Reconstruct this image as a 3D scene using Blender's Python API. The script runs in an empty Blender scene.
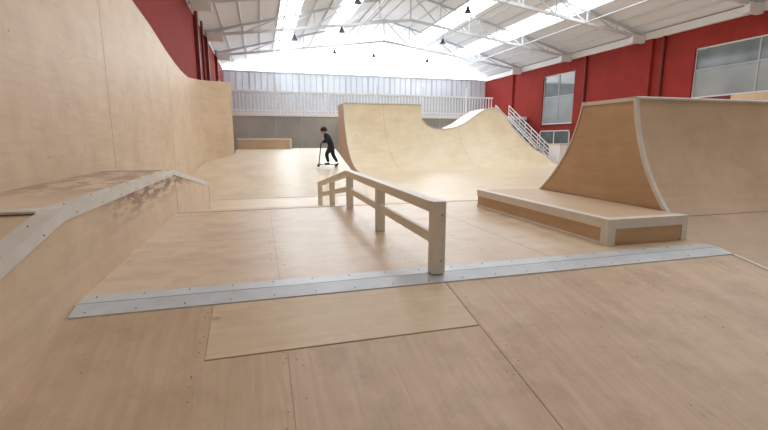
import bpy, math, random
from mathutils import Vector, Matrix
random.seed(4)
S = bpy.context.scene
try:
    S.view_settings.view_transform = 'Standard'
    S.view_settings.look = 'None'
except Exception: pass

# ------------------------------------------------------------ materials
def lin(c):
    return tuple(((v/255)/12.92 if v/255 <= .04045 else ((v/255+.055)/1.055)**2.4) for v in c)+(1,)
def base(name):
    m = bpy.data.materials.new(name); m.use_nodes = True
    nt = m.node_tree; b = nt.nodes['Principled BSDF']
    return m, nt, b
def plain(name, rgb, rough=.5, metal=0, var=.06, scale=6, emis=0, spec=.5):
    m, nt, b = base(name)
    b.inputs['Roughness'].default_value = rough; b.inputs['Metallic'].default_value = metal
    b.inputs['Specular IOR Level'].default_value = spec
    n = nt.nodes.new('ShaderNodeTexNoise'); n.inputs['Scale'].default_value = scale; n.inputs['Detail'].default_value = 4
    tc = nt.nodes.new('ShaderNodeTexCoord'); nt.links.new(tc.outputs['Object'], n.inputs['Vector'])
    r = nt.nodes.new('ShaderNodeValToRGB'); c = lin(rgb)
    r.color_ramp.elements[0].position = .3; r.color_ramp.elements[1].position = .7
    r.color_ramp.elements[0].color = tuple(v*(1-var) for v in c[:3])+(1,)
    r.color_ramp.elements[1].color = tuple(min(1, v*(1+var)) for v in c[:3])+(1,)
    nt.links.new(n.outputs['Fac'], r.inputs['Fac']); nt.links.new(r.outputs['Color'], b.inputs['Base Color'])
    if emis:
        b.inputs['Emission Color'].default_value = c; b.inputs['Emission Strength'].default_value = emis
    return m
def ply(name, light, dark, grain=(1, 14, 1), rough=.38, blotch=.6, scuff=None, stain=0):
    """birch plywood: stretched grain + large blotches (+ scuff band between two heights)"""
    m, nt, b = base(name); N = nt.nodes; L = nt.links
    tc = N.new('ShaderNodeTexCoord')
    mp = N.new('ShaderNodeMapping'); mp.inputs['Scale'].default_value = grain
    L.new(tc.outputs['Object'], mp.inputs['Vector'])
    g = N.new('ShaderNodeTexNoise'); g.inputs['Scale'].default_value = 1.3; g.inputs['Detail'].default_value = 7; g.inputs['Roughness'].default_value = .6
    g.inputs['Distortion'].default_value = .8
    L.new(mp.outputs[0], g.inputs['Vector'])
    bl = N.new('ShaderNodeTexNoise'); bl.inputs['Scale'].default_value = 1.1; bl.inputs['Detail'].default_value = 7
    bl.inputs['Roughness'].default_value = .6
    L.new(tc.outputs['Object'], bl.inputs['Vector'])
    mx = N.new('ShaderNodeMath'); mx.operation = 'MULTIPLY_ADD'; mx.inputs[1].default_value = blotch
    L.new(bl.outputs['Fac'], mx.inputs[0])
    m2 = N.new('ShaderNodeMath'); m2.operation = 'MULTIPLY'; m2.inputs[1].default_value = 1-blotch
    L.new(g.outputs['Fac'], m2.inputs[0]); L.new(m2.outputs[0], mx.inputs[2])
    r = N.new('ShaderNodeValToRGB'); r.color_ramp.elements[0].position = .38; r.color_ramp.elements[1].position = .60
    r.color_ramp.elements[0].color = lin(dark); r.color_ramp.elements[1].color = lin(light)
    L.new(mx.outputs[0], r.inputs['Fac'])
    col = r.outputs['Color']
    v = N.new('ShaderNodeTexVoronoi'); v.inputs['Scale'].default_value = 1.3
    mpk = N.new('ShaderNodeMapping'); mpk.inputs['Scale'].default_value = tuple(1+(s-1)*.06 for s in grain)
    L.new(tc.outputs['Object'], mpk.inputs['Vector']); L.new(mpk.outputs[0], v.inputs['Vector'])
    kr = N.new('ShaderNodeValToRGB'); kr.color_ramp.elements[0].position = .02; kr.color_ramp.elements[1].position = .06
    kr.color_ramp.elements[0].color = (1, 1, 1, 1); kr.color_ramp.elements[1].color = (0, 0, 0, 1)
    L.new(v.outputs['Distance'], kr.inputs['Fac'])
    km = N.new('ShaderNodeMath'); km.operation = 'MULTIPLY'; km.inputs[1].default_value = .45
    L.new(kr.outputs['Color'], km.inputs[0])
    mk = N.new('ShaderNodeMixRGB'); mk.inputs['Color2'].default_value = lin((140, 98, 72))
    L.new(km.outputs[0], mk.inputs['Fac']); L.new(col, mk.inputs['Color1']); col = mk.outputs['Color']
    if stain:
        n3 = N.new('ShaderNodeTexNoise'); n3.inputs['Scale'].default_value = 2.3; n3.inputs['Detail'].default_value = 9; n3.inputs['Roughness'].default_value = .72
        L.new(tc.outputs['Object'], n3.inputs['Vector'])
        r3 = N.new('ShaderNodeValToRGB'); r3.color_ramp.elements[0].position = .48; r3.color_ramp.elements[1].position = .74
        L.new(n3.outputs['Fac'], r3.inputs['Fac'])
        k3 = N.new('ShaderNodeMath'); k3.operation = 'MULTIPLY'; k3.inputs[1].default_value = stain; L.new(r3.outputs['Color'], k3.inputs[0])
        x3 = N.new('ShaderNodeMixRGB'); x3.inputs['Color2'].default_value = lin((156, 122, 96))
        L.new(k3.outputs[0], x3.inputs['Fac']); L.new(col, x3.inputs['Color1']); col = x3.outputs['Color']
    if scuff:
        sp = N.new('ShaderNodeSeparateXYZ'); L.new(tc.outputs['Object'], sp.inputs[0])
        mr = N.new('ShaderNodeMapRange'); mr.inputs['From Min'].default_value = scuff[0]; mr.inputs['From Max'].default_value = scuff[1]
        L.new(sp.outputs['Z'], mr.inputs['Value'])
        my = N.new('ShaderNodeMapRange'); my.inputs['From Min'].default_value = 3.6; my.inputs['From Max'].default_value = 4.8
        L.new(sp.outputs['Y'], my.inputs['Value'])
        ns = N.new('ShaderNodeTexNoise'); ns.inputs['Scale'].default_value = 9; ns.inputs['Detail'].default_value = 8; ns.inputs['Roughness'].default_value = .65
        mps = N.new('ShaderNodeMapping'); mps.inputs['Scale'].default_value = (.6, .3, 1.6)
        L.new(tc.outputs['Object'], mps.inputs['Vector']); L.new(mps.outputs[0], ns.inputs['Vector'])
        rr = N.new('ShaderNodeValToRGB'); rr.color_ramp.elements[0].position = .44; rr.color_ramp.elements[1].position = .56
        L.new(ns.outputs['Fac'], rr.inputs['Fac'])
        a = N.new('ShaderNodeMath'); a.operation = 'MULTIPLY'; L.new(rr.outputs['Color'], a.inputs[0]); L.new(mr.outputs[0], a.inputs[1])
        a2 = N.new('ShaderNodeMath'); a2.operation = 'MULTIPLY'; L.new(a.outputs[0], a2.inputs[0]); L.new(my.outputs[0], a2.inputs[1])
        a3 = N.new('ShaderNodeMath'); a3.operation = 'MULTIPLY'; a3.inputs[1].default_value = scuff[2]; L.new(a2.outputs[0], a3.inputs[0])
        ms = N.new('ShaderNodeMixRGB'); ms.inputs['Color2'].default_value = lin((118, 82, 68))
        L.new(a3.outputs[0], ms.inputs['Fac']); L.new(col, ms.inputs['Color1']); col = ms.outputs['Color']
    L.new(col, b.inputs['Base Color'])
    rg = N.new('ShaderNodeMapRange'); rg.inputs['To Min'].default_value = rough-.07; rg.inputs['To Max'].default_value = rough+.12
    L.new(bl.outputs['Fac'], rg.inputs['Value']); L.new(rg.outputs[0], b.inputs['Roughness'])
    return m

PLY_BANK = ply('plywood_bank', (216, 188, 158), (196, 165, 134), (14, 1, 1), .4, stain=.55)
PLY_DECK = ply('plywood_deck', (224, 200, 172), (207, 180, 151), (1, 12, 1), .32, stain=.45)
PLY_PATCH = ply('plywood_patch', (227, 202, 170), (213, 186, 153), (1, 12, 1), .38, stain=.25)
PLY_WALL = ply('plywood_wall', (228, 204, 174), (213, 186, 155), (1, 1, 9), .48, stain=.25)
PLY_LEDGE = ply('plywood_ledge', (224, 198, 167), (208, 180, 149), (1, 1, 9), .45, scuff=(.28, .5, .9), stain=.2)
PLY_LTOP = ply('plywood_ledge_top', (222, 196, 167), (204, 176, 147), (9, 1, 1), .42, scuff=(.0, .3, .6))
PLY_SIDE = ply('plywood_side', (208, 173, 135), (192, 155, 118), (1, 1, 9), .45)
PLY_RAMP = ply('plywood_ramp', (222, 195, 164), (207, 178, 146), (1, 9, 1), .4, stain=.2)
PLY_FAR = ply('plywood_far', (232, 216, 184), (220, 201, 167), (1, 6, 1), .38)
PLY_FLOOR = ply('plywood_floor', (228, 209, 181), (214, 193, 163), (1, 6, 1), .3, stain=.25)
SEAM = plain('seam', (162, 132, 108), .7)
SEAMW = plain('seam_light', (186, 158, 130), .7)
METAL = plain('strip_metal', (206, 209, 212), .38, .1, .08, 5)
BOLT = plain('bolt', (150, 146, 140), .35, .8)
CREAM = plain('cream_paint', (228, 220, 208), .45, 0, .05, 9)
WHITE = plain('white_paint', (236, 236, 236), .5, 0, .03)
STEELW = plain('truss_paint', (212, 214, 217), .5, 0, .03)
TRIM = plain('edge_trim', (214, 208, 200), .4, .1, .1, 4)
RED = plain('red_plaster', (150, 50, 42), .8, 0, .1, 1.5, spec=.25)
REDD = plain('red_paint_dark', (112, 32, 28), .6, 0, .06, 2)
GREY = plain('grey_panel', (150, 148, 142), .5, 0, .3, .3)
BGREY = plain('back_wall_grey', (176, 177, 178), .6, 0, .08, .5)
LGREY = plain('rail_grey', (176, 178, 182), .5, 0, .05)
BAND = plain('translucent_band', (204, 206, 210), .4, 0, .1, .4, emis=.12)
CEIL = plain('ceiling_white_glow', (230, 232, 234), .8, 0, .02, emis=.07)  # opaque white ceiling, with a faint glow added to brighten it
GLOW = plain('gable_glazing', (250, 253, 255), .5, 0, 0, 1, emis=5.0)
SKYL = plain('skylight_glazing', (240, 248, 255), .5, 0, 0, 1, emis=5.4)
GLASS = plain('window_glass', (110, 118, 120), .08, 0, .3, .5)
GLASSL = plain('window_glass_light', (160, 166, 166), .12, 0, .15, .5)
BLACK = plain('black_metal', (28, 28, 30), .4)
RUBBER = plain('rubber', (20, 20, 20), .6)
CLOTH = plain('dark_cloth', (30, 34, 46), .85, 0, .15, 12)
SKIN = plain('skin', (196, 146, 118), .5, 0, .03)
HAIR = plain('hair', (34, 24, 20), .6)
SHOE = plain('shoe', (40, 38, 40), .6)
STEEL = plain('steel', (150, 150, 152), .3, .8)

# ------------------------------------------------------------ mesh builder
class MB:
    def __init__(s): s.v = []; s.f = []; s.m = []; s.sm = []; s.mats = []
    def mi(s, mat):
        if mat not in s.mats: s.mats.append(mat)
        return s.mats.index(mat)
    def face(s, pts, mat, smooth=False):
        n = len(s.v); s.v += [tuple(p) for p in pts]; s.f.append(tuple(range(n, n+len(pts)))); s.m.append(s.mi(mat)); s.sm.append(smooth)
    def grid(s, rows, mat, smooth=True):
        n = len(s.v); w = len(rows[0])
        for r in rows: s.v += [tuple(p) for p in r]
        for i in range(len(rows)-1):
            for j in range(w-1):
                a = n+i*w+j; s.f.append((a, a+1, a+w+1, a+w)); s.m.append(s.mi(mat)); s.sm.append(smooth)
    def box(s, x0, x1, y0, y1, z0, z1, mat):
        p = [(x0,y0,z0),(x1,y0,z0),(x1,y1,z0),(x0,y1,z0),(x0,y0,z1),(x1,y0,z1),(x1,y1,z1),(x0,y1,z1)]
        s.hexa(p, mat)
    def hexa(s, p, mat):
        n = len(s.v); s.v += [tuple(q) for q in p]
        for f in ((0,3,2,1),(4,5,6,7),(0,1,5,4),(1,2,6,5),(2,3,7,6),(3,0,4,7)):
            s.f.append(tuple(n+i for i in f)); s.m.append(s.mi(mat)); s.sm.append(False)
    def beam(s, a, b, w, h, mat, up=(0,0,1)):
        a = Vector(a); b = Vector(b); d = (b-a).normalized(); u = Vector(up)
        if abs(d.dot(u)) > .98: u = Vector((0,1,0))
        r = d.cross(u).normalized(); u = r.cross(d).normalized()
        r *= w/2; u *= h/2
        s.hexa([a-r-u, a+r-u, b+r-u, b-r-u, a-r+u, a+r+u, b+r+u, b-r+u], mat)
    def cyl(s, a, b, rad, mat, n=12, r2=None):
        a = Vector(a); b = Vector(b); d = (b-a).normalized(); r2 = rad if r2 is None else r2
        t = Vector((0,0,1)) if abs(d.z) < .9 else Vector((1,0,0))
        u = d.cross(t).normalized(); w = d.cross(u)
        A = [a+(u*math.cos(2*math.pi*i/n)+w*math.sin(2*math.pi*i/n))*rad for i in range(n+1)]
        B = [b+(u*math.cos(2*math.pi*i/n)+w*math.sin(2*math.pi*i/n))*r2 for i in range(n+1)]
        s.grid([A, B], mat); s.face(A[:-1][::-1], mat); s.face(B[:-1], mat)
    def extr_x(s, prof, x0, x1, mat_top, mat_side, top_n=None, smooth=False):
        n = len(prof); top_n = top_n or n
        s.grid([[(x0,)+tuple(p) for p in prof[:top_n]], [(x1,)+tuple(p) for p in prof[:top_n]]], mat_top, smooth)
        rest = prof[top_n-1:]+[prof[0]]
        for a, b in zip(rest, rest[1:]):
            s.face([(x0,)+tuple(a), (x0,)+tuple(b), (x1,)+tuple(b), (x1,)+tuple(a)], mat_side)
        s.face([(x0,)+tuple(p) for p in prof], mat_side)
        s.face([(x1,)+tuple(p) for p in prof[::-1]], mat_side)
    def obj(s, name, parent=None, bevel=0, loc=None, recalc=True):
        me = bpy.data.meshes.new(name)
        off = Vector(loc) if loc else Vector((0,0,0))
        me.from_pydata([tuple(Vector(p)-off) for p in s.v], [], s.f)
        for m in s.mats: me.materials.append(m)
        me.polygons.foreach_set('material_index', s.m); me.polygons.foreach_set('use_smooth', s.sm)
        me.update()
        o = bpy.data.objects.new(name, me); S.collection.objects.link(o); o.location = off
        if parent: o.parent = parent
        if bevel:
            bv = o.modifiers.new('bevel', 'BEVEL'); bv.width = bevel; bv.segments = 2; bv.limit_method = 'ANGLE'
        return o
def empty(name, loc=(0,0,0)):
    e = bpy.data.objects.new(name, None); e.location = loc; S.collection.objects.link(e); return e

FL = -.6
XL, XR, YB = -2.9, 23.0, 42.0
Y0 = -7
EAVE, RIDGE, XM = 7.5, 10.7, 10.05
DX0, DX1 = -1.25, 4.5

# ------------------------------------------------------------ shell
m = MB(); m.box(XL, XR, Y0, YB, FL-.15, FL, PLY_FLOOR)
m.obj('floor')
m = MB()
m.box(XL-.3, XL, Y0, YB, FL-.15, EAVE, RED)
for y in (24.5, 29, 35.3):
    m.box(XL, XL+.18, y, y+.5, FL, EAVE, REDD)
m.cyl((XL+.1, 27, FL), (XL+.1, 27, EAVE), .07, REDD)
m.box(XL, XL+.05, 4, YB, EAVE-.3, EAVE-.1, WHITE)
m.obj('wall_left')
m = MB(); m.box(XL, XR, Y0-.3, Y0, FL-.15, EAVE, WHITE)
m.face([(XL,Y0,EAVE),(XR,Y0,EAVE),(XM,Y0,RIDGE)], WHITE)
m.obj('wall_front')

m = MB()
wins = [(12.6, 19.0, 3.3, 5.95), (28.4, 32.2, 2.3, 6.2), (5.0, 9.5, 3.3, 5.95)]
ys = sorted(wins)
y = Y0
for (a, b, z0, z1) in ys:
    m.box(XR, XR+.35, y, a, FL-.15, EAVE, RED)
    m.box(XR, XR+.35, a, b, FL-.15, z0, RED); m.box(XR, XR+.35, a, b, z1, EAVE, RED)
    y = b
m.box(XR, XR+.35, y, YB, FL-.15, EAVE, RED)
for y in (21.6, 36.5):
    m.box(XR-.2, XR, y, y+.55, FL, EAVE-.5, RED)
for y in (20.9, 27.2):
    m.cyl((XR-.1, y, FL), (XR-.1, y, EAVE-.5), .09, REDD)
m.box(XR-.18, XR, Y0, YB, EAVE-.5, EAVE-.08, WHITE)
m.obj('wall_right')
for i, (a, b, z0, z1) in enumerate(wins):
    m = MB(); x = XR+.12
    n = 2; st = (b-a)/n
    zm = z0+(z1-z0)*.55
    for k in range(n):
        m.box(x+.03, x+.05, a+k*st, a+(k+1)*st, z0, zm, GLASSL)
        m.box(x+.03, x+.05, a+k*st, a+(k+1)*st, zm, z1, GLASS)
    for k in range(n+1):
        yy = a+k*st; m.box(x, x+.08, max(a, yy-.04), min(b, yy+.04), z0, z1, WHITE if k in (0, n) else LGREY)
    for zz in (z0, zm, z1-.08): m.box(x-.01, x+.08, a, b, zz, zz+.08, WHITE if zz != zm else LGREY)
    m.box(XR-.06, XR-.01, a-.1, b+.1, z0-.12, z0-.01, REDD)
    m.obj('window_%d' % (i+1))
m = MB()
m.box(XR-.05, XR-.03, 28.5, 32.1, .3, 1.75, GLASS)
for yy in (28.45, 30.26, 32.07): m.box(XR-.09, XR-.02, yy, yy+.08, .25, 1.8, WHITE)
for zz in (.25, 1.72): m.box(XR-.09, XR-.02, 28.45, 32.15, zz, zz+.08, WHITE)
m.obj('window_4')

m = MB()
m.box(XL, XR, YB, YB+.3, FL-.15, 5.4, BGREY)
def roofz(x): return EAVE+(RIDGE-EAVE)*(1-abs(x-XM)/(XR-XM))
m.box(XL, XR, YB, YB+.3, 5.4, 7.1, BAND)
m.box(XL, XR, YB-.06, YB, 5.3, 5.42, WHITE); m.box(XL, XR, YB-.08, YB, 7.02, 7.16, LGREY)
x = XL; k = 0
while x < XR:
    w_ = .14 if k % 4 == 0 else .05
    m.box(x, x+w_, YB-.05, YB, 5.4, 7.1, LGREY); x += .55; k += 1
m.obj('wall_back')
m = MB()
m.face([(XL,YB,7.1),(XR,YB,7.1),(XR,YB,roofz(XR)),(XM,YB,RIDGE),(XL,YB,roofz(XL))], GLOW)
for k in range(1, 12):
    x = XL+k*(XR-XL)/12; m.box(x-.03, x+.03, YB-.1, YB-.02, 7.1, roofz(x)-.02, LGREY)
m.obj('window_gable')

YS = 1.5   # unseen bays behind this left unglazed so light falls off toward the foreground
m = MB()
for xe in (XL, XR):
    segs = [0, .34, .44, .64, .74, 1.0]
    for i in range(5):
        a, b = segs[i], segs[i+1]
        xa, xb = xe+(XM-xe)*a, xe+(XM-xe)*b
        za, zb = EAVE+(RIDGE-EAVE)*a, EAVE+(RIDGE-EAVE)*b
        m.face([(xa,Y0,za),(xb,Y0,zb),(xb,YS,zb),(xa,YS,za)], CEIL)
        m.face([(xa,YS,za),(xb,YS,zb),(xb,YB,zb),(xa,YB,za)], SKYL if i in (1, 3) else CEIL)
    for k in range(1, 12):
        t = k/12; xx = xe+(XM-xe)*t; zz = EAVE+(RIDGE-EAVE)*t-.07
        m.beam((xx, Y0, zz), (xx, YB, zz), .06, .12, STEELW)
m.obj('ceiling')

T = empty('roof_truss_frame')
for ti, ty in enumerate((9.3, 15.8, 22.3, 28.8, 35.3)):
    m = MB()
    up = lambda t, s: (XM+(XR-XM-.1)*s*(1-t), ty, EAVE-.15+(RIDGE-EAVE)*t)
    lo = lambda t, s: (XM+(XR-XM-.1)*s*(1-t), ty, 7.15+1.75*t)
    for s_ in (-1, 1):
        m.beam(up(0, s_), up(1, s_), .12, .14, STEELW)
        m.beam(lo(0, s_), lo(1, s_), .14, .16, STEELW)
        n = 6
        for k in range(n):
            a, b = k/n, (k+1)/n
            m.beam(lo(a, s_), up(b, s_), .07, .07, STEELW)
            if k: m.beam(lo(a, s_), up(a, s_), .07, .07, STEELW)
        xw = XM+(XR-XM-.2)*s_
        m.box(min(xw, xw-s_*.9), max(xw, xw-s_*.9), ty-.14, ty+.14, 6.85, 7.3, WHITE)
    m.beam(lo(1, 1), up(1, 1), .08, .08, STEELW)
    m.obj('truss_%d' % (ti+1), T)
m = MB()
for s_ in (-1, 1):
    for t in (.35, .75):
        xx = XM+(XR-XM)*s_*(1-t); zz = 7.15+1.75*t
        m.beam((xx, Y0+.1, zz), (xx, YB-.2, zz), .06, .06, STEELW)
m.obj('tie_rods', T)

def lamp(x, y, ztop, z):
    m = MB(); m.cyl((x, y, z), (x, y, ztop), .015, BLACK, 6)
    m.cyl((x, y, z-.05), (x, y, z+.12), .10, BLACK, 12, .06)
    m.cyl((x, y, z-.2), (x, y, z-.05), .2, BLACK, 16, .1)
    m.obj('pendant_lamp', loc=(x, y, z))
for (x, y, z) in ((2.4, 28.8, 7.55), (5.4, 28.8, 8.2), (6.0, 35.3, 8.1), (9.2, 35.3, 8.0), (12.4, 28.8, 7.9), (13.8, 35.3, 7.8), (5, 22.3, 8.1), (11, 22.3, 8.1)):
    t = 1-abs(x-XM)/(XR-XM); lamp(x, y, 7.15+1.75*t-.05, z-.15)

MY = 34.0
m = MB()
m.box(XL+.2, XR-.2, MY, MY+.25, FL, 2.8, GREY)
m.box(XL+.2, XR-.2, MY-.05, YB-.1, 2.8, 3.05, WHITE)
for k in range(14):
    x = XL+.3+k*1.9; m.box(x, x+.05, MY-.03, MY, FL, 2.8, LGREY)
m.obj('mezzanine')
m = MB()
x = XL+.3
while x < 19.3:
    m.box(x, x+.07, MY, MY+.03, 3.05, 4.55, WHITE); x += .26
for z in (3.15, 4.5): m.box(XL+.2, 19.4, MY-.02, MY+.05, z, z+.12, WHITE)
for k in range(6):
    x = XL+.25+k*3.9; m.box(x, x+.12, MY-.01, MY+.07, 3.05, 5.3, WHITE)
m.obj('mezzanine_railing')
m = MB()
ns = 18
SM = MY-.12
for k in range(ns):
    y1 = SM-.08-k*.34; z1 = 3.05-(k+1)*(3.65/(ns+1))
    m.box(19.6, 20.8, y1-.36, y1, z1-.06, z1, GREY)
for x in (19.55, 20.85):
    a = Vector((x, SM-.1, 3.0)); b = Vector((x, SM-.34*ns, FL+.12))
    m.beam(a, b, .06, .25, WHITE)
    for h in (.35, .65, .95): m.beam(a+Vector((0,0,h)), b+Vector((0,0,h)), .06, .06, WHITE)
    for k in range(8):
        p = a.lerp(b, k/7); m.beam(p, p+Vector((0,0,.97)), .05, .05, WHITE)
m.obj('staircase')

# ------------------------------------------------------------ left plywood wall
m = MB()
top = [(-6,4.4),(5,4.2),(7.5,3.95),(9.5,3.68),(11,3.54),(12.5,3.32),(13.6,3.2),(14.6,3.13),(15.6,3.11),(16.2,3.13)]
X = -2.18
curve = [(-2.12,16.75),(-1.95,17.2),(-1.7,17.6),(-1.4,18.0),(-1.0,18.5)]
front = [(X, y) for y, z in top]+curve
zt = [z for y, z in top]+[3.17,3.19,3.22,3.26,3.3]
m.grid([[(x, y, FL) for x, y in front], [(x, y, z) for (x, y), z in zip(front, zt)]], PLY_WALL, True)
back = [(x-.1, y+.06) for x, y in front]
m.grid([[(x, y, FL) for x, y in back], [(x, y, z) for (x, y), z in zip(back, zt)]], PLY_WALL, False)
m.grid([[(x, y, z) for (x, y), z in zip(front, zt)], [(x, y, z) for (x, y), z in zip(back, zt)]], TRIM, False)
m.face([(-1.0,18.5,FL),(-1.1,18.56,FL),(-1.1,18.56,3.3),(-1.0,18.5,3.3)], TRIM)
for y in (7.64, 12.52):
    m.box(X, X+.002, y, y+.005, .0, 3.1, SEAMW)
for _ in range(40):
    y = random.uniform(2.5, 15); z = random.choice((.9, 1.5, 2.1, 2.7))+random.uniform(-.02, .02)
    m.cyl((X, y, z), (X+.003, y, z), .008, SEAM, 6)
m.obj('plywood_side_wall')

# ------------------------------------------------------------ funbox
m = MB()
SY, EY = 3.2, 7.0
YF, YE = .2, 11.2
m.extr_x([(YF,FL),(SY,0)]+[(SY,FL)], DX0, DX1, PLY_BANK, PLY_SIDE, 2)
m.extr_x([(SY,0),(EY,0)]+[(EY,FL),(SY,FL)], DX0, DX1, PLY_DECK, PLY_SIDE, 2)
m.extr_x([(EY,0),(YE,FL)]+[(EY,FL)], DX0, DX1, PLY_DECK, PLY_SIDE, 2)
sl = .6/(SY-YF)
def bz(y): return (y-SY)*sl
def slab(x0, x1, y0, y1, h, mat, zf=bz, lift=0):
    m.hexa([(x0,y0,zf(y0)+lift),(x1,y0,zf(y0)+lift),(x1,y1,zf(y1)+lift),(x0,y1,zf(y1)+lift),
            (x0,y0,zf(y0)+h),(x1,y0,zf(y0)+h),(x1,y1,zf(y1)+h),(x0,y1,zf(y1)+h)], mat)
slab(-.36, 1.37, 2.47, 3.03, .004, PLY_PATCH)
for (x0,x1,y0,y1) in ((1.38,1.384,.3,3.04),(-.363,-.359,2.46,3.03),(-.36,1.37,2.463,2.467),(.1,.102,.3,2.45)):
    slab(x0,x1,y0,y1,.0022,SEAM)
z0 = lambda y: 0
for (x0,x1,y0,y1) in ((.1,.104,3.36,7),(2.6,2.604,3.36,7)):
    slab(x0,x1,y0,y1,.0012,SEAMW,z0)
slab(DX0, DX1, EY-.01, EY+.03, .002, SEAM, z0, -.02)
for _ in range(60):
    x = random.choice((-1.0,-.4,.08,.16,1.33,1.44,2.2,3.1))+random.uniform(-.02,.02); y = random.uniform(1.4, 3.0)
    m.cyl((x,y,bz(y)), (x,y,bz(y)+.003), .004, SEAM, 6)
for _ in range(60):
    x = random.choice((-.9,.05,.16,1.15,1.26,2.1,2.55,2.66)); y = random.uniform(3.5, 6.9)
    m.cyl((x,y,0), (x,y,.003), .005, SEAM, 6)
m.obj('funbox')
m = MB()
slab(DX0+.02, DX1-.01, 3.04, 3.195, .009, METAL, bz, .0)
m.box(DX0+.02, DX1-.01, 3.2, 3.35, 0, .009, METAL)
m.box(DX0+.02, DX1-.01, 3.195, 3.2, .003, .0095, BOLT)
x = DX0+.1
while x < DX1-.05:
    m.cyl((x,3.31,.009),(x,3.31,.013),.006,BOLT,8)
    z = bz(3.08)+.009; m.cyl((x,3.08,z),(x,3.08,z+.004),.006,BOLT,8); x += .3
m.obj('transition_strip')

# ------------------------------------------------------------ left ledge
m = MB()
LX0, LX1 = X, DX0
tp = [(YF-.2,.03),(3.2,.65),(6.95,.65),(YE,.05)]
def lz(y):
    for (a, za), (b, zb) in zip(tp, tp[1:]):
        if a <= y <= b: return za+(zb-za)*(y-a)/(b-a)
prof = tp+[(YE,FL),(YF-.2,FL)]
m.extr_x(prof, LX0+.005, LX1, PLY_LTOP, PLY_LEDGE, 4)
for (a, za), (b, zb) in zip(tp, tp[1:]):
    m.hexa([(LX1-.11,a,za),(LX1+.012,a,za),(LX1+.012,b,zb),(LX1-.11,b,zb),(LX1-.11,a,za+.012),(LX1+.012,a,za+.012),(LX1+.012,b,zb+.012),(LX1-.11,b,zb+.012)], TRIM)
    m.hexa([(LX1,a,za-.07),(LX1+.012,a,za-.07),(LX1+.012,b,zb-.07),(LX1,b,zb-.07),(LX1,a,za),(LX1+.012,a,za),(LX1+.012,b,zb),(LX1,b,zb)], TRIM)
m.box(LX0+.01, LX1-.11, 3.12, 3.28, .645, .66, TRIM)
m.box(LX0+.01, LX1-.11, 6.9, 7.0, .645, .66, TRIM)
m.box(LX0+.01, LX1+.012, YE-.02, YE+.012, FL, .05, TRIM)
y = .4
while y < YE:
    z = lz(y); m.cyl((LX1-.06,y,z+.01),(LX1-.06,y,z+.017),.006,BOLT,8); m.cyl((LX1+.01,y,z-.045),(LX1+.016,y,z-.045),.006,BOLT,8); y += .5
for y in (2.2, 7.08):
    m.box(LX1, LX1+.002, y, y+.005, lz(y)-.68, lz(y)-.07, SEAMW)
m.obj('grind_ledge')

# ------------------------------------------------------------ wooden rail
m = MB(); RX = 1.36
def rz(y): return 0 if y <= 7 else -(y-7)*.6/4.2
TR = [(3.2,.56),(6.85,.56),(10.5,-.02+.04)]
for (a, za), (b, zb) in zip(TR, TR[1:]):
    m.beam((RX,a,za),(RX,b,zb),.11,.09,CREAM)
    m.beam((RX-.02,a,za-.26),(RX-.02,b,zb-.26),.045,.085,CREAM)
m.box(RX-.055,RX+.055,3.14,3.24,.0095,.61,CREAM)
for y in (4.95, 6.8):
    m.box(RX-.05,RX+.05,y-.05,y+.05,0.003,.56,CREAM)
for y in (8.6, 10.46):
    zt_ = .56-(y-6.85)*.54/3.65
    m.box(RX-.05,RX+.05,y-.05,y+.05,rz(y)-.01,zt_,CREAM)
for z in (.12, .5):
    m.cyl((RX+.02,3.14,z),(RX+.02,3.134,z),.008,BOLT,8)
m.obj('grind_rail', bevel=.006)

# ------------------------------------------------------------ manual pad
m = MB(); bx0,bx1,by0,by1,bh = 3.42,4.485,3.55,6.38,.28
m.box(bx0+.012,bx1-.005,by0+.012,by1-.01,0.002,bh-.014,PLY_SIDE)
m.box(bx0+.11,bx1-.005,by0+.11,by1-.09,bh-.02,bh-.004,PLY_RAMP)
m.box(bx0,bx0+.11,by0,by1,bh-.1,bh,CREAM)
m.box(bx0+.11,bx1,by0,by0+.11,bh-.1,bh,CREAM)
m.box(bx0+.11,bx1,by1-.09,by1,bh-.1,bh,CREAM)
m.box(bx0,bx0+.1,by0,by0+.1,0.002,bh-.1,CREAM)
m.box(bx0+.004,bx0+.03,by0+.1,by1,0.002,.03,CREAM)
m.box(bx1-.07,bx1,by0,by0+.03,0.002,bh-.1,CREAM)
m.obj('manual_pad')

# ------------------------------------------------------------ spine ramp on the right
m = MB()
R, yc, zc = 2.5, 1.93, 1.9
zt_ = 1.61; near = []; K = 28
pm = math.acos((zc-zt_)/R)
for k in range(K+1):
    p = pm*k/K; near.append((yc+R*math.sin(p), zc-R*math.cos(p)))
ytop2 = 5.35; ye = near[-1][0]
far = [(ytop2+(ye-y)*1.5, z) for y, z in near[::-1]]
sx0, sx1 = DX1+.003, 13.5
m.grid([[(sx0,y,z) for y,z in near],[(sx1,y,z) for y,z in near]], PLY_RAMP)
m.grid([[(sx0,y,z) for y,z in far],[(sx1,y,z) for y,z in far]], PLY_RAMP)
m.face([(sx0,ye,zt_),(sx1,ye,zt_),(sx1,ytop2,zt_),(sx0,ytop2,zt_)], PLY_RAMP)
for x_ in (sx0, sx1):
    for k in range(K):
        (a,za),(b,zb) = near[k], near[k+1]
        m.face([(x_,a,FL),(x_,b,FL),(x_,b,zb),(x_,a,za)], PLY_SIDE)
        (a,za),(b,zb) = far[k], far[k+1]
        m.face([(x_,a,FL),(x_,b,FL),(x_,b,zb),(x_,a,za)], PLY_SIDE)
    m.face([(x_,ye,FL),(x_,ytop2,FL),(x_,ytop2,zt_),(x_,ye,zt_)], PLY_SIDE)
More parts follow.
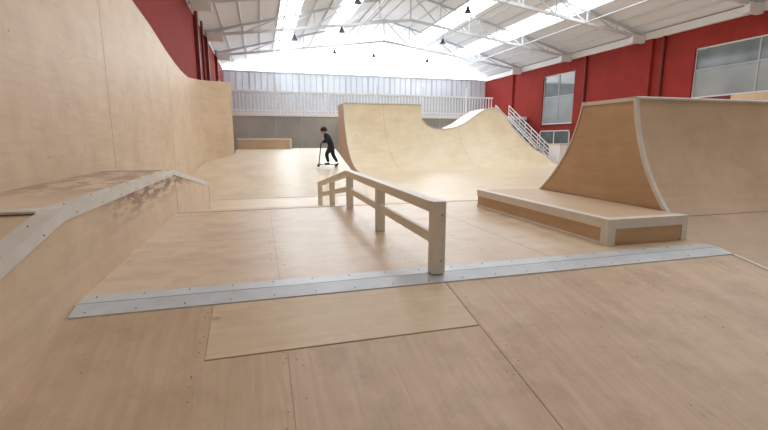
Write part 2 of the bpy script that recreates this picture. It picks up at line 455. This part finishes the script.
def edge(pts, w, t, zmin):
    for i in range(len(pts)-1):
        (a,za),(b,zb) = pts[i], pts[i+1]
        if min(za, zb) < zmin: continue
        d = Vector((0,b-a,zb-za)).normalized(); nn = Vector((0,-d.z,d.y))
        A, B = Vector((sx0,a,za)), Vector((sx0,b,zb)); tx = Vector((t,0,0)); off = nn*.006; ins = Vector((.035,0,0))
        m.hexa([A-tx+off, A+ins+off, B+ins+off, B-tx+off, A-tx-nn*w, A+ins, B+ins, B-tx-nn*w], CREAM)
edge(near, .04, .012, .0)
edge(far, .02, .012, .0)
m.box(sx0-.012, sx0, ye, ytop2, zt_-.04, zt_+.006, CREAM)
m.box(sx0-.012, sx1, ye-.01, ye+.1, zt_, zt_+.012, CREAM)
m.box(sx0-.012, sx1, ytop2-.1, ytop2+.01, zt_, zt_+.012, CREAM)
m.cyl((sx0, ye-.005, zt_-.01), (sx1, ye-.005, zt_-.01), .022, TRIM, 12)
(a,za) = near[16]
m.beam((sx0+.03,a,za+.0015),(sx1,a,za+.0015),.006,.003,SEAM)
for x_ in (9.38,):
    for k in range(K):
        (a,za),(b,zb) = near[k], near[k+1]; m.beam((x_,a,za+.001),(x_,b,zb+.001),.005,.003,SEAM)
m.obj('spine_ramp')
m = MB()
slab(DX1-.035, DX1+.0, .25, 3.03, .008, CREAM, bz, 0)
m.obj('bank_edge_strip')

m = MB()
def quarter(m, x0, x1, ybase, h, R, matS, side, deck=1.2, zbase=FL):
    pm = math.acos(1-h/R); pts = [(ybase+R*math.sin(pm*k/20), zbase+R*(1-math.cos(pm*k/20))) for k in range(21)]
    ye_ = pts[-1][0]
    m.grid([[(x0,y,z) for y,z in pts],[(x1,y,z) for y,z in pts]], matS)
    zt2 = pts[-1][1]
    m.face([(x0,ye_,zt2),(x1,ye_,zt2),(x1,ye_+deck,zt2),(x0,ye_+deck,zt2)], matS)
    m.face([(x0,ye_+deck,zbase),(x1,ye_+deck,zbase),(x1,ye_+deck,zt2),(x0,ye_+deck,zt2)], side)
    for x_ in (x0, x1):
        for (a,za),(b,zb) in zip(pts, pts[1:]): m.face([(x_,a,zbase),(x_,b,zbase),(x_,b,zb),(x_,a,za)], side)
        m.face([(x_,ye_,zbase),(x_,ye_+deck,zbase),(x_,ye_+deck,zt2),(x_,ye_,zt2)], side)
    m.box(x0-.01, x1, ye_-.02, ye_+.1, zt2, zt2+.03, TRIM)
quarter(m, 15.2, 21, 6.5, 3.15, 3.4, PLY_FAR, PLY_RAMP)
m.obj('quarter_pipe')

# ------------------------------------------------------------ far ramps: tall quarter, low section, hump
R4 = 4.2; yb = 22.0
def wave(m, crest, NX):
    def cz(x):
        for (a,za),(b,zb) in zip(crest, crest[1:]):
            if a <= x <= b+1e-6:
                t = (x-a)/(b-a); return za+(zb-za)*t
    rows = []; x0, x1 = crest[0][0], crest[-1][0]
    for i in range(NX+1):
        x = x0+(x1-x0)*i/NX
        h = cz(x)-FL; pm = math.acos(max(-.2, 1-h/R4))
        rows.append([(x, yb+R4*math.sin(pm*k/18), FL+R4*(1-math.cos(pm*k/18))) for k in range(19)])
    m.grid(rows, PLY_FAR)
    m.grid([[r[-1] for r in rows],[(r[-1][0], 28.2, r[-1][2]) for r in rows]], PLY_FAR)
    m.grid([[(r[-1][0], 28.2, r[-1][2]) for r in rows],[(r[-1][0], 28.2, FL) for r in rows]], PLY_FAR)
    for r in (rows[0], rows[-1]):
        for a, b in zip(r, r[1:]): m.face([(a[0],a[1],FL),(b[0],b[1],FL),b,a], PLY_RAMP)
        e = r[-1]; m.face([(e[0],e[1],FL),(e[0],28.2,FL),(e[0],28.2,e[2]),e], PLY_RAMP)
    for i in range(NX):
        a, b = rows[i][-1], rows[i+1][-1]
        m.beam((a[0],a[1],a[2]+.01),(b[0],b[1],b[2]+.01),.08,.05,TRIM)
    rr = rows[0]
    if x0 < 6:
        for a, b in zip(rr, rr[1:]): m.beam((a[0]-.01,a[1],a[2]),(b[0]-.01,b[1],b[2]),.03,.07,TRIM)
m = MB(); wave(m, [(4.95,3.24),(9.9,3.24)], 20)
wave(m, [(9.905,2.3),(10.2,1.95),(10.6,1.78),(11.4,1.72),(12.2,1.85),(12.9,2.15),(13.6,2.6),(14.3,3.0),(14.9,3.15),(15.3,3.1),(15.8,2.7),(16.3,1.9),(16.8,1.1),(17.4,.4),(17.8,.1)], 70)
for xx in (7.4, 12.3):
    for k in range(18):
        h = (3.24 if xx < 9 else 1.85)-FL; pm = math.acos(1-h/R4)
        q = [(xx, yb+R4*math.sin(pm*j/18), FL+R4*(1-math.cos(pm*j/18))+.004) for j in (k, k+1)]
        m.beam(q[0], q[1], .012, .006, SEAMW)
m.obj('quarter_pipe')

m = MB(); bs = .2
P0, P1, P2 = 13.0, 19.3, 21.9
zb1 = FL+(P1-P0)*bs
def bzz(y): return FL+(min(y, P1)-P0)*bs
lb = [(X+.01,P0),(X+.01,16.2)]+[(x+.012, y) for x, y in curve]+[(-.98,P1),(-.98,P2)]
m.grid([[(x,y,bzz(y)) for x,y in lb],[(3.25,y,bzz(y)) for x,y in lb]], PLY_FLOOR, False)
for pts in (lb, [(3.25,y) for x,y in lb]):
    m.grid([[(x,y,FL) for x,y in pts],[(x,y,bzz(y)) for x,y in pts]], PLY_RAMP, False)
m.face([(-.98,P2,FL),(3.25,P2,FL),(3.25,P2,zb1),(-.98,P2,zb1)], PLY_RAMP)
m.box(X+.01, 3.25, P0-.1, P0+.02, FL, FL+.01, TRIM)
m.obj('bank_ramp')
m = MB()
m.box(-.95, 1.4, 20.5, 21.3, zb1+.005, zb1+.4, PLY_RAMP)
m.box(-.97, 1.42, 20.47, 21.33, zb1+.4, zb1+.48, CREAM)
m.box(1.32, 1.42, 20.48, 20.5, zb1+.005, zb1+.4, CREAM)
m.obj('grind_box')
m = MB()
m.box(18.3, 21.5, 23.5, 24.6, FL, .75, WHITE); m.box(18.25, 21.55, 23.45, 24.65, .75, .82, TRIM)
m.obj('low_partition')

# ------------------------------------------------------------ rider with kick scooter
KX, KY = 2.42, 16.3; KZ = FL+(KY-P0)*bs+.012
SC = empty('kick_scooter', (KX, KY, KZ))
m = MB()
m.box(-.22,.27,-.055,.055,.07,.09,BLACK)
m.beam((-.22,0,.08),(-.31,0,.13),.05,.03,BLACK)
m.cyl((-.33,0,.06),(-.31,0,.2),.022,BLACK,10)
m.cyl((-.315,0,.16),(-.22,0,.86),.02,BLACK,10)
m.cyl((-.22,-.25,.86),(-.22,.25,.86),.014,BLACK,10)
for s_ in (-1,1): m.cyl((-.22,s_*.15,.86),(-.22,s_*.26,.86),.02,RUBBER,10)
m.beam((.27,0,.085),(.36,0,.1),.04,.015,STEEL)
m.obj('frame', SC)
for i, wx in enumerate((-.335, .33)):
    m = MB(); m.cyl((wx,-.013,.055),(wx,.013,.055),.055,RUBBER,20); m.cyl((wx,-.02,.055),(wx,.02,.055),.025,STEEL,12)
    m.obj('wheel_%d' % (i+1), SC)
    m = MB()
    for s_ in (-1,1): m.box(wx-.02,wx+.02,s_*.025-.004,s_*.025+.004,.04,.11,BLACK)
    m.obj('fork_%d' % (i+1), SC)

K_ = empty('scooter_rider', (KX, KY, KZ))
def skin(name, verts, edges, radii, mat, parent, sub=1, root=0):
    me = bpy.data.meshes.new(name); me.from_pydata(verts, edges, []); me.materials.append(mat)
    o = bpy.data.objects.new(name, me); S.collection.objects.link(o); o.parent = parent
    md = o.modifiers.new('skin', 'SKIN'); md.use_smooth_shade = True
    for i, r in enumerate(radii):
        rr = r if isinstance(r, tuple) else (r, r)
        me.skin_vertices[0].data[i].radius = rr; me.skin_vertices[0].data[i].use_root = (i == root)
    sb = o.modifiers.new('sub', 'SUBSURF'); sb.levels = sub; sb.render_levels = sub
    return o
bv = [(.16,0,.76),(.12,0,.90),(.04,0,1.05),(-.03,0,1.16),(-.08,0,1.235),
      (-.01,-.13,1.15),(.0,-.23,.98),(-.17,-.21,.895),
      (-.01,.13,1.15),(.0,.23,.98),(-.17,.21,.895),
      (.13,-.07,.72),(-.04,-.06,.47),(.04,-.03,.17),
      (.18,.07,.72),(.24,.10,.44),(.40,.13,.16)]
be = [(0,1),(1,2),(2,3),(3,4),(3,5),(5,6),(6,7),(3,8),(8,9),(9,10),(0,11),(11,12),(12,13),(0,14),(14,15),(15,16)]
br = [(.14,.13),(.145,.12),(.16,.13),(.13,.1),.05,.08,.06,.04,.08,.06,.04,.11,.08,.055,.11,.08,.055]
skin('body', bv, be, br, CLOTH, K_, 2)
for i, (a, t) in enumerate((((.045,-.03,.13),(-.11,-.03,.11)), ((.41,.13,.10),(.29,.13,.035)))):
    a = Vector(a); t = Vector(t); mid = a.lerp(t, .55)
    skin('shoe_%d' % (i+1), [tuple(a+Vector((.02,0,.03))), tuple(a+Vector((.01,0,-.01))), tuple(mid), tuple(t)], [(0,1),(1,2),(2,3)], [.038,.042,.038,.03], SHOE, K_, 2)
def ell(name, c, r, mat, parent, fn=None, rot=None, cut=None):
    m = MB(); rows = []
    for i in range(17):
        th = math.pi*i/16; row = []
        for j in range(25):
            ph = 2*math.pi*j/24
            p = Vector((r[0]*math.sin(th)*math.cos(ph), r[1]*math.sin(th)*math.sin(ph), r[2]*math.cos(th)))
            if fn: p = fn(p)
            row.append(Vector(c)+p)
        rows.append(row)
    if cut: rows = rows[:cut]
    m.grid(rows, mat); return m.obj(name, parent)
HC = Vector((-.12, 0, 1.345))
def face(p):
    p = p.copy()
    if p.z < 0: p.y *= 1+p.z*2.5; p.x = p.x*(1+p.z*1.0)-(-p.z)*.12
    return p
ell('head', HC, (.095,.08,.115), SKIN, K_, face)
ell('nose', HC+Vector((-.098,0,-.01)), (.018,.012,.02), SKIN, K_)
ell('mouth', HC+Vector((-.092,0,-.055)), (.008,.022,.006), plain('lips',(150,80,72)), K_)
for s_ in (-1,1):
    ell('eye_%d' % (s_+2), HC+Vector((-.085,s_*.03,.012)), (.01,.013,.008), RUBBER, K_)
    ell('ear_%d' % (s_+2), HC+Vector((.008,s_*.08,-.005)), (.02,.01,.028), SKIN, K_)
ell('helmet', HC+Vector((.016,0,.024)), (.125,.11,.125), HAIR, K_, None, None, 11)
for s_ in (-1, 1):
    skin('palm_%d' % (s_+2), [(-.165, s_*.21, .9), (-.195, s_*.205, .892)], [(0,1)], [.026, .028], SKIN, K_, 1)
    for f in range(4):
        y = s_*(.175+.02*f); ln = (.9,1,.97,.8)[f]
        pts = [(-.195,y,.895),(-.222,y,.893),(-.246,y,.872),(-.238,y,.845+.01*(1-ln)),(-.215,y,.836)]
        skin('finger_%d_%d' % (s_+2, f+1), pts, [(0,1),(1,2),(2,3),(3,4)], [.009,.009,.0085,.008,.007], SKIN, K_, 1)
    pts = [(-.19,s_*.185,.89),(-.198,s_*.16,.865),(-.205,s_*.145,.84)]
    skin('thumb_%d' % (s_+2), pts, [(0,1),(1,2)], [.011,.01,.008], SKIN, K_, 1)

# ------------------------------------------------------------ light & camera
w = bpy.data.worlds.new('World'); S.world = w; w.use_nodes = True
w.node_tree.nodes['Background'].inputs[0].default_value = (.93,.96,1,1)
w.node_tree.nodes['Background'].inputs[1].default_value = 1.1

cam = bpy.data.cameras.new('camera'); co = bpy.data.objects.new('camera', cam); S.collection.objects.link(co)
cam.sensor_width = 36; cam.lens = 430/768*36; cam.clip_start = .05; cam.clip_end = 200
co.location = (0, 0, 1.1)
th, ps = math.radians(10), math.radians(15.9)
co.rotation_euler = (math.radians(90)-th, 0, -ps)
S.camera = co
